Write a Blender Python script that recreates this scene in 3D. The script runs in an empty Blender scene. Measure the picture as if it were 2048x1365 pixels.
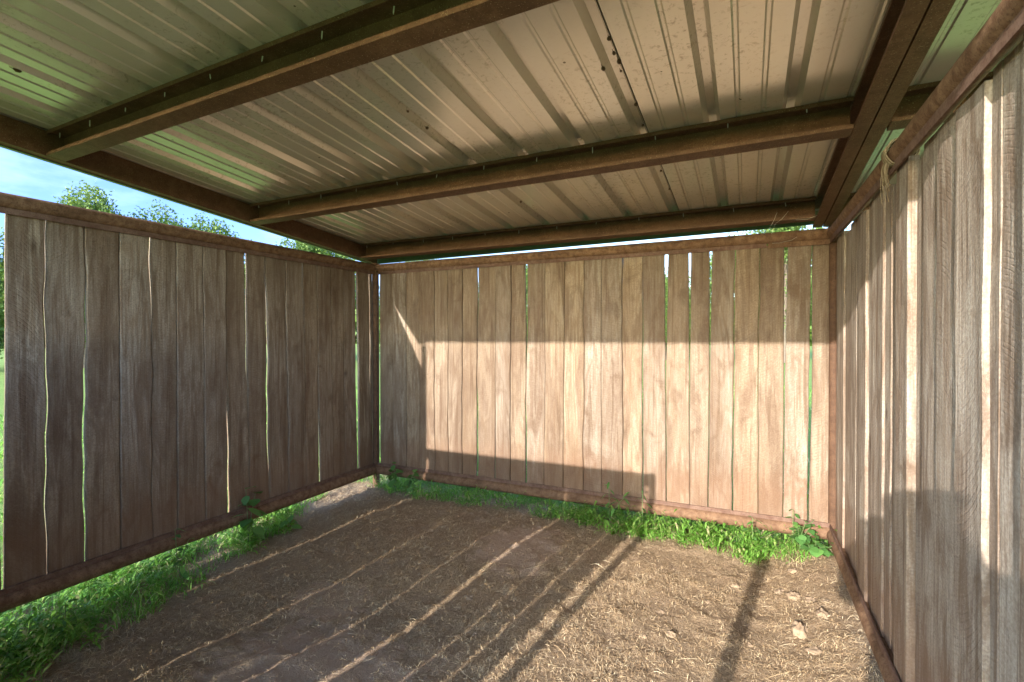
import bpy, math, random
import numpy as np
from mathutils import Vector, Matrix, noise as mnoise

sc = bpy.context.scene
COL = sc.collection
rad = math.radians

# ---------------------------------------------------------------- camera
cam_d = bpy.data.cameras.new("camera")
cam = bpy.data.objects.new("camera", cam_d); COL.objects.link(cam)
CP = Vector((3.1347, -3.6605, 1.172))
yaw, pitch, roll = -0.4409, -0.0086, -0.0017
fw = Vector((math.sin(yaw)*math.cos(pitch), math.cos(yaw)*math.cos(pitch), math.sin(pitch)))
rt = Vector((math.cos(yaw), -math.sin(yaw), 0)); up = rt.cross(fw)
r2 = rt*math.cos(roll) + up*math.sin(roll); u2 = -rt*math.sin(roll) + up*math.cos(roll)
M = Matrix((r2, u2, -fw)).transposed().to_4x4(); M.translation = CP
cam.matrix_world = M
cam_d.sensor_width = 36; cam_d.lens = 36*995.7/2048
cam_d.clip_start = 0.05; cam_d.clip_end = 2000
sc.camera = cam

# ---------------------------------------------------------------- light
SUN = Vector((0.16, 1.0, -0.303)).normalized()          # direction the light travels
sun_el = math.asin(-SUN.z)
w = bpy.data.worlds.new("World"); sc.world = w; w.use_nodes = True
nt = w.node_tree; nt.nodes.clear()
wo = nt.nodes.new("ShaderNodeOutputWorld"); bg = nt.nodes.new("ShaderNodeBackground")
sky = nt.nodes.new("ShaderNodeTexSky"); sky.sky_type = 'NISHITA'; sky.sun_disc = False
sky.sun_elevation = sun_el; sky.sun_rotation = math.atan2(-SUN.x, -SUN.y)
sky.air_density = 1.0; sky.dust_density = 0.6; sky.ozone_density = 1.2
tc = nt.nodes.new("ShaderNodeTexCoord"); mp = nt.nodes.new("ShaderNodeMapping")
mp.inputs['Scale'].default_value = (2.2, 2.2, 7.0)
cn = nt.nodes.new("ShaderNodeTexNoise"); cn.inputs['Scale'].default_value = 2.3
cn.inputs['Detail'].default_value = 7; cn.inputs['Roughness'].default_value = 0.55
cr = nt.nodes.new("ShaderNodeValToRGB")
cr.color_ramp.elements[0].position = 0.50; cr.color_ramp.elements[1].position = 0.85
cr.color_ramp.elements[1].color = (0.22, 0.22, 0.22, 1)
cm = nt.nodes.new("ShaderNodeMixRGB"); cm.inputs[2].default_value = (5.5, 5.8, 6.4, 1)
L = nt.links.new
L(tc.outputs['Generated'], mp.inputs[0]); L(mp.outputs[0], cn.inputs['Vector'])
L(cn.outputs['Fac'], cr.inputs[0]); L(cr.outputs[0], cm.inputs[0])
L(sky.outputs[0], cm.inputs[1]); tn = nt.nodes.new('ShaderNodeMixRGB'); tn.blend_type = 'MULTIPLY'; tn.inputs[0].default_value = 1; tn.inputs[2].default_value = (.84, .93, 1.06, 1)
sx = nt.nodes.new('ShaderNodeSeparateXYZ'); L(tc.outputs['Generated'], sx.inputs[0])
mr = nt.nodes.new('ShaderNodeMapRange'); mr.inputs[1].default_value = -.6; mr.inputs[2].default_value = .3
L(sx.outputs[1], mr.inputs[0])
tm2 = nt.nodes.new('ShaderNodeMixRGB'); tm2.inputs[1].default_value = (1.4, 1.4, 1.35, 1); tm2.inputs[2].default_value = (.40, .45, .74, 1)  # sky behind the camera brightened as added fill for the shaded interior
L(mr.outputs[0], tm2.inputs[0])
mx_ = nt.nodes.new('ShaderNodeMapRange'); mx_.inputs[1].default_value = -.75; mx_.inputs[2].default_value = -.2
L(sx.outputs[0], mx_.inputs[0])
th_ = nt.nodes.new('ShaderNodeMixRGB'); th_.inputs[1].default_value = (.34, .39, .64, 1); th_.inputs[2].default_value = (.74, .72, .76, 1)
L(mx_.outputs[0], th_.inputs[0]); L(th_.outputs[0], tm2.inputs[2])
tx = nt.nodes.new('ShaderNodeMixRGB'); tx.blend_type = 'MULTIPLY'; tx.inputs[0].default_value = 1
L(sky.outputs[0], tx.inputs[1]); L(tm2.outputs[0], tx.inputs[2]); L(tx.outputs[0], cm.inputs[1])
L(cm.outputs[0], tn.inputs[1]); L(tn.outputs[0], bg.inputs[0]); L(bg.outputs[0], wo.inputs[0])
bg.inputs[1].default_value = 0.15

sl = bpy.data.lights.new("sun", 'SUN'); sl.energy = 2.0; sl.angle = rad(0.53); sl.color = (1.0, 0.93, 0.85)
so = bpy.data.objects.new("sun", sl); COL.objects.link(so)
so.rotation_euler = SUN.to_track_quat('-Z', 'Y').to_euler(); so.location = (-3, -20, 8)

sc.view_settings.view_transform = 'Standard'; sc.view_settings.look = 'None'
sc.view_settings.exposure = 2.45; sc.view_settings.gamma = 1.0
sc.render.engine = 'CYCLES'
sc.cycles.max_bounces = 8; sc.cycles.diffuse_bounces = 6; sc.cycles.glossy_bounces = 3
sc.cycles.use_denoising = True; sc.cycles.sample_clamp_indirect = 6
sc.cycles.caustics_reflective = False; sc.cycles.caustics_refractive = False

# ---------------------------------------------------------------- helpers
def tag(o, label=None, cat=None, group=None, kind=None):
    if label: o['label'] = label
    if cat: o['category'] = cat
    if group: o['group'] = group
    if kind: o['kind'] = kind
    return o
def empty(name, loc=(0, 0, 0)):
    o = bpy.data.objects.new(name, None); COL.objects.link(o); o.location = loc
    o.empty_display_size = 0.2
    return o
class MB:
    def __init__(s): s.v = []; s.f = []; s.sm = []
    def add(s, vs, fs, smooth=False):
        b = len(s.v); s.v += [tuple(v) for v in vs]
        for f in fs: s.f.append(tuple(b+i for i in f)); s.sm.append(smooth)
    def box(s, x0, x1, y0, y1, z0, z1, bev=0.0):
        if bev <= 0:
            vs = [(x, y, z) for z in (z0, z1) for y in (y0, y1) for x in (x0, x1)]
            s.add(vs, [(0, 2, 3, 1), (4, 5, 7, 6), (0, 1, 5, 4), (2, 6, 7, 3), (0, 4, 6, 2), (1, 3, 7, 5)])
    def extrude(s, prof, A, B, U, V, caps=True, smooth=False):
        """closed profile [(a,b)] in axes U,V swept from A to B"""
        A, B, U, V = Vector(A), Vector(B), Vector(U), Vector(V); n = len(prof)
        vs = [A+U*a+V*b for a, b in prof] + [B+U*a+V*b for a, b in prof]
        fs = [(i, (i+1) % n, n+(i+1) % n, n+i) for i in range(n)]
        s.add(vs, fs, smooth)
        if caps: s.add(vs, [tuple(range(n))[::-1], tuple(range(n, 2*n))])
    def tube(s, pts, r, n=14, caps=True, wob=0.0, seg=1):
        P = [Vector(p) for p in pts]
        Q = []
        for i in range(len(P)-1):
            for k in range(seg): Q.append(P[i].lerp(P[i+1], k/seg))
        Q.append(P[-1]); rr = r if isinstance(r, (list, tuple)) else None
        vs = []; prev = None
        for i, q in enumerate(Q):
            t = (Q[min(i+1, len(Q)-1)]-Q[max(i-1, 0)]).normalized()
            if prev is None:
                a = t.cross(Vector((0, 0, 1)));  a = a if a.length > .1 else t.cross(Vector((1, 0, 0)))
            else: a = prev - t*prev.dot(t)
            a.normalize(); b = t.cross(a); prev = a
            R = (rr[min(int(i/seg), len(rr)-1)] if rr else r)
            for k in range(n):
                th = 2*math.pi*k/n
                vs.append(q+(a*math.cos(th)+b*math.sin(th))*(R+(random.uniform(-wob, wob) if wob else 0)))
        m = len(Q)
        fs = [(i*n+k, i*n+(k+1) % n, (i+1)*n+(k+1) % n, (i+1)*n+k) for i in range(m-1) for k in range(n)]
        s.add(vs, fs, True)
        if caps: s.add([vs[k] for k in range(n)], [tuple(range(n))[::-1]]); s.add(vs[-n:], [tuple(range(n))])
    def build(s, name, mat, parent=None, world=None):
        me = bpy.data.meshes.new(name); me.from_pydata(s.v, [], s.f)
        me.polygons.foreach_set('use_smooth', s.sm); me.materials.append(mat); me.update()
        o = bpy.data.objects.new(name, me); COL.objects.link(o)
        if world is not None: o.matrix_local = world
        if parent: o.parent = parent
        return o
def np_mesh(name, V, F, mat, parent=None, smooth=False):
    V = np.asarray(V, np.float32); F = np.asarray(F, np.int32); k = F.shape[1]
    me = bpy.data.meshes.new(name)
    me.vertices.add(len(V)); me.vertices.foreach_set('co', V.ravel())
    me.loops.add(F.size); me.loops.foreach_set('vertex_index', F.ravel())
    me.polygons.add(len(F)); me.polygons.foreach_set('loop_start', np.arange(0, F.size, k, dtype=np.int32))
    me.polygons.foreach_set('loop_total', np.full(len(F), k, np.int32))
    me.polygons.foreach_set('use_smooth', np.full(len(F), smooth))
    me.materials.append(mat); me.update(calc_edges=True); me.validate()
    o = bpy.data.objects.new(name, me); COL.objects.link(o)
    if parent: o.parent = parent
    return o

def hash2(ix, iy, s):
    h = (ix.astype(np.int64)*374761393 + iy.astype(np.int64)*668265263 + s*1442695041) & 0x7fffffff
    h = ((h ^ (h >> 13))*1274126177) & 0x7fffffff
    return ((h ^ (h >> 16)) & 0xffff)/65535.0
def vnoise(x, y, s=0):
    x = np.asarray(x, float); y = np.asarray(y, float)
    ix = np.floor(x); iy = np.floor(y); fx = x-ix; fy = y-iy
    fx = fx*fx*(3-2*fx); fy = fy*fy*(3-2*fy)
    a = hash2(ix, iy, s); b = hash2(ix+1, iy, s); c = hash2(ix, iy+1, s); d = hash2(ix+1, iy+1, s)
    return (a*(1-fx)+b*fx)*(1-fy)+(c*(1-fx)+d*fx)*fy*1.0
def fbm(x, y, o=4, s=0):
    r = 0; a = 1; t = 0
    for k in range(o):
        r = r+a*vnoise(x*2**k+17.3*k, y*2**k-9.1*k, s+k); t += a; a *= 0.5
    return r/t
def sstep(x, a, b):
    t = np.clip((x-a)/(b-a), 0, 1); return t*t*(3-2*t)

def gz(x, y):
    """height of the ground"""
    x = np.asarray(x, float); y = np.asarray(y, float)
    z = -0.205 - 0.065*sstep(-y, 0.15, 1.9)
    z = z + 0.095*sstep(x, 3.2, 3.66)*sstep(-y, -0.3, 0.25)*(1-sstep(x, 3.9, 4.6))*(1-sstep(-y, 2.2, 3.2))
    z = z + 0.035*np.exp(-((x-1.75)**2/0.35+(y+0.75)**2/0.18))
    z = z + 0.05*(fbm(x*1.3, y*1.3, 3, 5)-0.5)
    near = (1-sstep(np.hypot(x-1.8, y+1.8), 5, 9))
    z = z + near*0.020*(fbm(x*7, y*7, 3, 11)-0.5)
    z = z + near*0.045*np.clip(fbm(x*13, y*13, 3, 31)-0.52, 0, 1)-near*.03*np.clip(fbm(x*19, y*19, 3, 63)-.56, 0, 1)
    far = sstep(np.hypot(x, y), 20, 120)
    z = z + far*1.6*(fbm(x*0.008, y*0.008, 3, 3)-0.5)
    return z

# ---------------------------------------------------------------- materials
def newmat(name):
    m = bpy.data.materials.new(name); m.use_nodes = True
    n = m.node_tree; n.nodes.clear()
    out = n.nodes.new("ShaderNodeOutputMaterial"); b = n.nodes.new("ShaderNodeBsdfPrincipled")
    n.links.new(b.outputs[0], out.inputs[0])
    return m, n, b
class G:
    """small node-graph helper"""
    def __init__(s, nt): s.n = nt
    def node(s, t, **kw):
        x = s.n.nodes.new(t)
        for k, v in kw.items(): setattr(x, k, v)
        return x
    def put(s, sock, v):
        if hasattr(v, 'is_linked') or hasattr(v, 'links'): s.n.links.new(v, sock)
        else: sock.default_value = v
    def math(s, op, a, b=0.0, c=0.0, clamp=False):
        x = s.node("ShaderNodeMath", operation=op, use_clamp=clamp)
        s.put(x.inputs[0], a); s.put(x.inputs[1], b); s.put(x.inputs[2], c); return x.outputs[0]
    def noise(s, vec, scale, detail=3, rough=.5, dist=0.0):
        x = s.node("ShaderNodeTexNoise"); s.put(x.inputs['Vector'], vec); x.inputs['Scale'].default_value = scale
        x.inputs['Detail'].default_value = detail; x.inputs['Roughness'].default_value = rough
        x.inputs['Distortion'].default_value = dist; return x.outputs['Fac']
    def ramp(s, f, stops, interp='LINEAR'):
        x = s.node("ShaderNodeValToRGB"); s.put(x.inputs[0], f); r = x.color_ramp; r.interpolation = interp
        while len(r.elements) < len(stops): r.elements.new(0.5)
        for e, (p, c) in zip(r.elements, stops):
            e.position = p; e.color = (c, c, c, 1) if not isinstance(c, tuple) else (*c, 1)
        return x.outputs[0]
    def mix(s, f, a, b, mode='MIX'):
        x = s.node("ShaderNodeMixRGB", blend_type=mode)
        s.put(x.inputs[0], f)
        s.put(x.inputs[1], (*a, 1) if isinstance(a, tuple) else a); s.put(x.inputs[2], (*b, 1) if isinstance(b, tuple) else b)
        return x.outputs[0]
    def mapping(s, vec, scale=(1, 1, 1), loc=(0, 0, 0)):
        x = s.node("ShaderNodeMapping"); s.put(x.inputs[0], vec)
        s.put(x.inputs['Location'], loc); s.put(x.inputs['Scale'], scale); return x.outputs[0]
    def obj(s): return s.node("ShaderNodeTexCoord").outputs['Object']
    def sep(s, v):
        x = s.node("ShaderNodeSeparateXYZ"); s.put(x.inputs[0], v); return x.outputs
    def comb(s, a, b, c):
        x = s.node("ShaderNodeCombineXYZ"); s.put(x.inputs[0], a); s.put(x.inputs[1], b); s.put(x.inputs[2], c); return x.outputs[0]
    def bump(s, h, strength, dist, bsdf):
        x = s.node("ShaderNodeBump"); s.put(x.inputs['Height'], h); x.inputs['Strength'].default_value = strength
        x.inputs['Distance'].default_value = dist; s.n.links.new(x.outputs[0], bsdf.inputs['Normal'])

def mat_wood():
    # object colour: r = weathered grey, g = depth of tone, b = seed
    m, n, b = newmat("weathered_oak_board"); g = G(n)
    oi = g.node("ShaderNodeObjectInfo"); cs = g.node("ShaderNodeSeparateColor"); n.links.new(oi.outputs['Color'], cs.inputs[0])
    R, Gn, B = cs.outputs[0], cs.outputs[1], cs.outputs[2]
    P = g.obj(); off = g.math('MULTIPLY', B, 97.0)
    x0, y0, z0 = g.sep(P)
    X = g.math('ADD', x0, off); Z = g.math('ADD', z0, g.math('MULTIPLY', B, 31.0))
    V = g.comb(X, y0, Z)
    # growth rings cut lengthways
    lo = g.noise(g.mapping(V, (6.5, 6.5, 0.8)), 1.0, 2, .45, .5)
    ring = g.math('SINE', g.math('ADD', g.math('MULTIPLY', lo, 64.0), g.math('MULTIPLY', g.noise(g.mapping(V, (30, 30, 3)), 1.0, 2), 3.0)))
    ring = g.ramp(g.math('MULTIPLY_ADD', ring, 0.5, 0.5), [(.55, 0.0), (.97, 1.0)])
    fib = g.noise(g.mapping(V, (110, 110, 5)), 1.0, 3, .65)
    fib2 = g.noise(g.mapping(V, (45, 45, 2.2)), 1.0, 4, .6)
    # band-saw marks: parallel arcs
    a = g.math('MULTIPLY_ADD', g.math('FRACT', g.math('MULTIPLY', B, 7.13)), 2.2, -1.1)
    par = g.math('ADD', z0, g.math('ADD', g.math('MULTIPLY', x0, a), g.math('MULTIPLY', g.math('MULTIPLY', x0, x0), g.math('MULTIPLY', a, 4.5))))
    wobn = g.noise(g.mapping(V, (2, 2, 3)), 1.0, 2)
    fr = g.math('MULTIPLY_ADD', g.math('FRACT', g.math('MULTIPLY', B, 3.7)), 230.0, 290.0)
    saw = g.math('SINE', g.math('ADD', g.math('MULTIPLY', par, fr), g.math('MULTIPLY', g.noise(g.mapping(V, (6, 6, 4)), 1.0, 3), 5.0)))
    sawlo = g.noise(g.comb(g.math('MULTIPLY', par, 55.0), off, 0.0), 1.0, 2)
    sm = g.ramp(g.noise(g.mapping(V, (7, 7, 2.6)), 1.0, 2), [(0.35, 0.25), (0.62, 1.0)])
    sawm = g.math('MULTIPLY', g.math('MULTIPLY', g.math('MULTIPLY', g.ramp(saw, [(.25, 0.0), (.9, 1.0)]), g.ramp(g.noise(g.mapping(V, (28, 28, 60)), 1.0, 3, .7), [(.38, 0.0), (.6, 1.0)])), g.math('MULTIPLY_ADD', sawlo, 1.6, -.25, True)), sm)
    patch = g.noise(g.mapping(V, (4.5, 4.5, 1.1)), 1.0, 4, .55, .3)
    patch2 = g.noise(g.mapping(V, (12, 12, 1.9), (3, 0, 5)), 1.0, 4, .6, 1.1)
    blot = g.noise(g.mapping(V, (8, 8, 4), (1, 0, 2)), 1.0, 5, .68, .8)
    patch = g.ramp(patch, [(.32, 0.0), (.68, 1.0)])
    tan_ = g.mix(patch, (0.225, 0.156, 0.098), (0.43, 0.335, 0.232))
    grey = g.mix(patch, (0.24, 0.20, 0.165), (0.45, 0.40, 0.34))
    silver = g.mix(patch, (0.42, 0.365, 0.30), (0.64, 0.575, 0.49))
    grey = g.mix(g.math('SUBTRACT', g.math('MULTIPLY', R, 2.0), 1.2, 0, True), grey, silver)
    gf = g.math('ADD', g.math('MINIMUM', R, .85), g.math('MULTIPLY_ADD', patch2, 1.1, -.55), 0, True)
    c = g.mix(gf, tan_, grey)
    c = g.mix(g.math('MULTIPLY', ring, g.math('MULTIPLY_ADD', g.math('FRACT', g.math('MULTIPLY', B, 5.9)), .36, .06)), c, (0.20, 0.115, 0.06))
    # dark heart streaks and orange sap
    st = g.ramp(patch2, [(0.49, 0.0), (0.56, .55), (0.66, 1.0)])
    c = g.mix(g.math('MULTIPLY', st, 0.78), c, (0.17, 0.11, 0.07))
    sp = g.ramp(blot, [(0.54, 0.0), (0.68, 1.0)])
    c = g.mix(g.math('MULTIPLY', sp, 0.68), c, (0.14, 0.09, 0.055))
    lt = g.ramp(blot, [(0.22, 1.0), (0.42, 0.0)])
    c = g.mix(g.math('MULTIPLY', lt, 0.35), c, (0.62, 0.52, 0.40))
    c = g.mix(g.math('MULTIPLY', g.ramp(fib2, [(.35, 1.0), (.58, 0.0)]), .38), c, (0.19, .12, .075))
    c = g.mix(g.math('MULTIPLY', g.ramp(fib, [(.38, 1.0), (.52, 0.0)]), .30), c, (0.16, .10, .065))
    c = g.mix(g.math('MULTIPLY', sawm, g.math('MULTIPLY_ADD', g.math('FRACT', g.math('MULTIPLY', B, 13.3)), .6, .2)), c, (0.17, .115, .08))
    sk = g.noise(g.mapping(V, (27, 27, 1.1), (7, 0, 2)), 1.0, 3, .6, .7)
    c = g.mix(g.math('MULTIPLY', g.ramp(sk, [(.54, 0.0), (.60, .7), (.68, 1.0)]), .62), c, (0.125, .075, .042))
    rou = g.noise(V, 130, 4, .75)
    c = g.mix(g.math('MULTIPLY', g.ramp(rou, [(.40, 1.0), (.54, 0.0)]), .34), c, (0.15, .10, .07))
    c = g.mix(g.math('MULTIPLY', g.ramp(rou, [(.54, 0.0), (.68, 1.0)]), .12), c, (0.70, .62, .52))
    # knots and nail-like specks
    vo = g.node("ShaderNodeTexVoronoi"); vo.inputs['Scale'].default_value = 1.0
    g.put(vo.inputs['Vector'], g.mapping(V, (5.0, 0.0, 2.3))); vo.inputs['Randomness'].default_value = 1.0
    vc = g.node("ShaderNodeSeparateColor"); n.links.new(vo.outputs['Color'], vc.inputs[0])
    kd = g.math('ADD', vo.outputs['Distance'], g.math('MULTIPLY', g.noise(g.mapping(V, (60, 60, 30)), 1.0, 2), .05))
    kk = g.math('MULTIPLY', g.ramp(kd, [(0.055, 1.0), (0.10, 0.35), (0.17, 0.0)]), g.math('GREATER_THAN', vc.outputs[0], .50))
    c = g.mix(g.math('MULTIPLY', kk, .8), c, (0.07, .04, .022))
    # earth stain at the foot of the boards, moss where the object asks for it
    ft = g.math('MULTIPLY', g.ramp(g.math('ADD', z0, g.math('MULTIPLY', blot, -.3)), [(-.12, 1.0), (.18, 0.0)]), .45)
    c = g.mix(ft, c, (0.23, .125, .075))
    c = g.mix(g.math('SUBTRACT', 1.0, Gn), c, (0.09, .055, .035))
    mo = g.math('MULTIPLY', g.math('SUBTRACT', 1.0, oi.outputs['Alpha']), g.ramp(g.math('ADD', g.math('ADD', z0, g.math('MULTIPLY', x0, -2.2)), g.math('MULTIPLY', blot, .5)), [(1.40, 0.0), (1.95, 1.0)]))
    c = g.mix(g.math('MULTIPLY', mo, .6), c, (0.17, .19, .035))
    n.links.new(c, b.inputs['Base Color']); b.inputs['Roughness'].default_value = .82
    b.inputs['Specular IOR Level'].default_value = .25
    h = g.math('ADD', g.math('MULTIPLY', fib, .45), g.math('ADD', g.math('ADD', g.math('MULTIPLY', rou, .35), g.math('MULTIPLY', sawm, -.3)), g.math('MULTIPLY', fib2, .5)))
    g.bump(h, .9, .005, b)
    return m
WOOD = mat_wood()

def mat_rust(name, c1, c2, c3, rough=.75, scale=1.0, grime=None):
    m, n, b = newmat(name); g = G(n); P = g.obj()
    a = g.noise(P, 28*scale, 5, .65, .3); d = g.noise(P, 160*scale, 3, .7); e = g.noise(P, 5*scale, 3, .6)
    c = g.mix(g.ramp(a, [(.36, 0.0), (.62, 1.0)]), c1, c2)
    c = g.mix(g.math('MULTIPLY', g.ramp(d, [(.5, 0.0), (.68, 1.0)]), .65), c, c3)
    c = g.mix(g.math('MULTIPLY', g.ramp(e, [(.42, 0.0), (.7, 1.0)]), .45), c, tuple(x*.55 for x in c1))
    if grime:
        s = g.ramp(g.noise(P, 330*scale, 1), [(.66, 0.0), (.74, 1.0)])
        c = g.mix(g.math('MULTIPLY', s, .6), c, grime)
    n.links.new(c, b.inputs['Base Color']); b.inputs['Roughness'].default_value = rough
    b.inputs['Metallic'].default_value = .0; b.inputs['Specular IOR Level'].default_value = .15
    g.bump(g.math('ADD', a, g.math('MULTIPLY', d, .8)), .5, .0022, b)
    return m
RUST = mat_rust("rusty_pipe", (.145, .078, .046), (.27, .165, .10), (.08, .045, .031))
BARM = mat_rust("rusty_flat_bar", (.145, .08, .058), (.22, .14, .105), (.085, .05, .038))
PRIMER = mat_rust("red_primer_steel", (.120, .064, .038), (.17, .096, .058), (.08, .044, .028), .55, .7, (.42, .33, .2))
POSTM = mat_rust("rusty_post", (.10, .055, .034), (.15, .085, .052), (.06, .036, .026))

def mat_sheet():
    m, n, b = newmat("tan_painted_sheet"); g = G(n); P = g.obj()
    a = g.noise(g.mapping(P, (1, .35, 1)), 5, 4, .6); c = g.mix(a, (.70, .65, .56), (.80, .755, .67))
    dirt = g.noise(P, 45, 4, .75, .5); big = g.noise(g.mapping(P, (1, .5, 1)), 3.2, 3)
    dm = g.math('MULTIPLY', g.ramp(dirt, [(.54, 0.0), (.66, 1.0)]), g.ramp(big, [(.42, .1), (.6, .9)]))
    c = g.mix(g.math('MULTIPLY', dm, .55), c, (.20, .15, .095))
    vo = g.node("ShaderNodeTexVoronoi"); vo.inputs['Scale'].default_value = 9.0; g.put(vo.inputs['Vector'], P)
    vc = g.node("ShaderNodeSeparateColor"); n.links.new(vo.outputs['Color'], vc.inputs[0])
    sp = g.math('MULTIPLY', g.math('LESS_THAN', g.math('ADD', vo.outputs['Distance'], g.math('MULTIPLY', dirt, .05)), .075), g.math('GREATER_THAN', vc.outputs[0], .55))
    c = g.mix(g.math('MULTIPLY', sp, .8), c, (.09, .06, .035))
    n.links.new(c, b.inputs['Base Color'])
    b.inputs['Roughness'].default_value = .24; b.inputs['Metallic'].default_value = .5
    b.inputs['Specular IOR Level'].default_value = .5
    g.bump(g.noise(P, 300, 2), .08, .0006, b)
    return m
SHEET = mat_sheet()
def plain(name, col, rough=.6, var=.25, scale=30, sss=0):
    m, n, b = newmat(name); g = G(n)
    a = g.noise(g.obj(), scale, 4, .6)
    c = g.mix(a, tuple(x*(1-var) for x in col), tuple(min(1, x*(1+var)) for x in col))
    n.links.new(c, b.inputs['Base Color']); b.inputs['Roughness'].default_value = rough
    return m
TRIM = plain("green_painted_trim", (.16, .27, .13), .45)
ZINC = plain("zinc_screw", (.62, .60, .54), .35)

def mat_ground():
    m, n, b = newmat("soil_and_meadow"); g = G(n); P = g.obj(); x, y, z = g.sep(P)
    V = g.comb(x, y, 0.0)
    a = g.noise(V, 2.1, 4, .6, .4); f = g.noise(V, 55, 5, .7); h = g.noise(V, 190, 3, .7); md = g.noise(V, 11, 4, .6)
    brown = g.mix(f, (.16, .105, .064), (.52, .38, .245))
    red = g.mix(f, (.36, .245, .17), (.50, .37, .265))
    # bare red patches: two in the photograph, more by noise
    def spot(cx, cy, rx, ry):
        dx = g.math('DIVIDE', g.math('SUBTRACT', x, cx), rx); dy = g.math('DIVIDE', g.math('SUBTRACT', y, cy), ry)
        return g.math('SUBTRACT', 1.0, g.math('SQRT', g.math('ADD', g.math('MULTIPLY', dx, dx), g.math('MULTIPLY', dy, dy))))
    s = g.math('MAXIMUM', g.math('MAXIMUM', spot(1.45, -2.1, .62, .42), spot(1.8, -.72, .34, .42)), spot(1.05, -1.65, .3, .25))
    s = g.math('ADD', s, g.math('MULTIPLY_ADD', md, 1.5, -.85))
    rf = g.ramp(s, [(.0, 0.0), (.22, 1.0)])
    rf2 = g.math('MAXIMUM', rf, g.math('MULTIPLY', g.ramp(a, [(.60, 0.0), (.72, 1.0)]), .7))
    soil = g.mix(rf2, brown, red)
    soil = g.mix(g.math('MULTIPLY', g.ramp(h, [(.58, 0.0), (.72, 1.0)]), .55), soil, (.58, .48, .35))
    soil = g.mix(g.math('MULTIPLY', g.ramp(h, [(.30, 1.0), (.42, 0.0)]), .5), soil, (.10, .066, .045))
    turf = g.mix(g.noise(V, 1.1, 5, .65), (.17, .28, .06), (.32, .42, .12))
    turf = g.mix(g.math('MULTIPLY', g.ramp(g.noise(V, 14, 4, .7), [(.45, 0.0), (.7, 1.0)]), .5), turf, (.24, .21, .09))
    # turf round the shelter; unseen soil added at right against green roof reflections
    def outside(v, lo, hi):
        return g.math('MAXIMUM', g.math('SUBTRACT', lo, v), g.math('SUBTRACT', v, hi))
    o = g.math('MAXIMUM', outside(x, -.3, 16), outside(y, -4.0, .06))
    o = g.math('ADD', o, g.math('MULTIPLY_ADD', md, .7, -.35))
    c = g.mix(g.ramp(o, [(.0, 0.0), (.18, 1.0)]), soil, turf)
    n.links.new(c, b.inputs['Base Color']); b.inputs['Roughness'].default_value = .95
    b.inputs['Specular IOR Level'].default_value = .1
    hh = g.math('MULTIPLY', g.math('ADD', f, g.math('MULTIPLY', h, .6)), g.math('MULTIPLY_ADD', rf, -.35, 1.0))
    g.bump(hh, 1.0, .02, b)
    return m
def mat_island(name, stops, rough=.6, trans=0.0, spec=.3):
    """colour by random per leaf / blade"""
    m, n, b = newmat(name); g = G(n)
    ge = g.node("ShaderNodeNewGeometry")
    c = g.ramp(ge.outputs['Random Per Island'], stops)
    n.links.new(c, b.inputs['Base Color']); b.inputs['Roughness'].default_value = rough
    b.inputs['Specular IOR Level'].default_value = spec
    if trans > 0:
        out = [x for x in n.nodes if x.type == 'OUTPUT_MATERIAL'][0]
        t = g.node("ShaderNodeBsdfTranslucent"); ms = g.node("ShaderNodeMixShader"); ms.inputs[0].default_value = trans
        tc_ = g.mix(.35, c, (.30, .42, .03)); n.links.new(tc_, t.inputs[0])
        n.links.new(b.outputs[0], ms.inputs[1]); n.links.new(t.outputs[0], ms.inputs[2]); n.links.new(ms.outputs[0], out.inputs[0])
    return m
GRASS = mat_island("grass_blade", [(0, (.11, .26, .04)), (.45, (.19, .42, .07)), (.78, (.29, .52, .11)), (.92, (.42, .50, .18)), (1, (.62, .55, .34))], .45, .5)
WEEDM = mat_island("weed_leaf", [(0, (.075, .19, .05)), (.6, (.12, .28, .07)), (1, (.18, .36, .09))], .5, .3)
STEMM = plain("weed_stem", (.13, .20, .07), .6)
LEAF = mat_island("oak_leaf", [(0, (.05, .10, .022)), (.5, (.10, .17, .035)), (1, (.20, .27, .07))], .5, .3)
BARK = plain("bark", (.15, .12, .09), .9, .4, 12)
STRAW = mat_island("straw_strand", [(0, (.17, .105, .055)), (.35, (.38, .265, .155)), (.75, (.52, .38, .225)), (1, (.74, .60, .40))], .6, 0, .35)
CLOD = plain("dry_dung", (.30, .215, .14), .95, .6, 60)

# ---------------------------------------------------------------- ground
def axis(lo, hi, step, far):
    a = list(np.arange(lo, hi+1e-6, step)); s = step; v = a[-1]
    right = []; 
    while v < far: s = min(s*1.28, 40); v += s; right.append(v)
    s = step; v = a[0]; left = []
    while v > -far: s = min(s*1.28, 40); v -= s; left.append(v)
    return np.array(left[::-1]+a+right)
gx = axis(-.5, 4.1, .016, 700); gy = axis(-3.3, .6, .016, 700)
XX, YY = np.meshgrid(gx, gy); ZZ = gz(XX, YY)
V = np.stack([XX, YY, ZZ], -1).reshape(-1, 3)
nx, ny = len(gx), len(gy); I = (np.arange(ny-1)[:, None]*nx+np.arange(nx-1)[None]).ravel()
ground = np_mesh("ground", V, np.stack([I, I+1, I+nx+1, I+nx], 1), mat_ground(), smooth=True)
tag(ground, "bare reddish brown soil of the pen floor running out into green meadow", kind="structure")

# ---------------------------------------------------------------- shelter
HB = 1.75
shelter = empty("livestock_shelter", (1.8, -1.7, -.27))
tag(shelter, "open fronted livestock shelter with oak board walls and a tan metal roof", "shelter")
def part(o, parent):
    """parent without moving"""
    o.parent = parent
    if parent.type == 'EMPTY' and o.matrix_parent_inverse == Matrix.Identity(4):
        o.matrix_parent_inverse = Matrix.Translation(parent.location).inverted()
    return o

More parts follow.
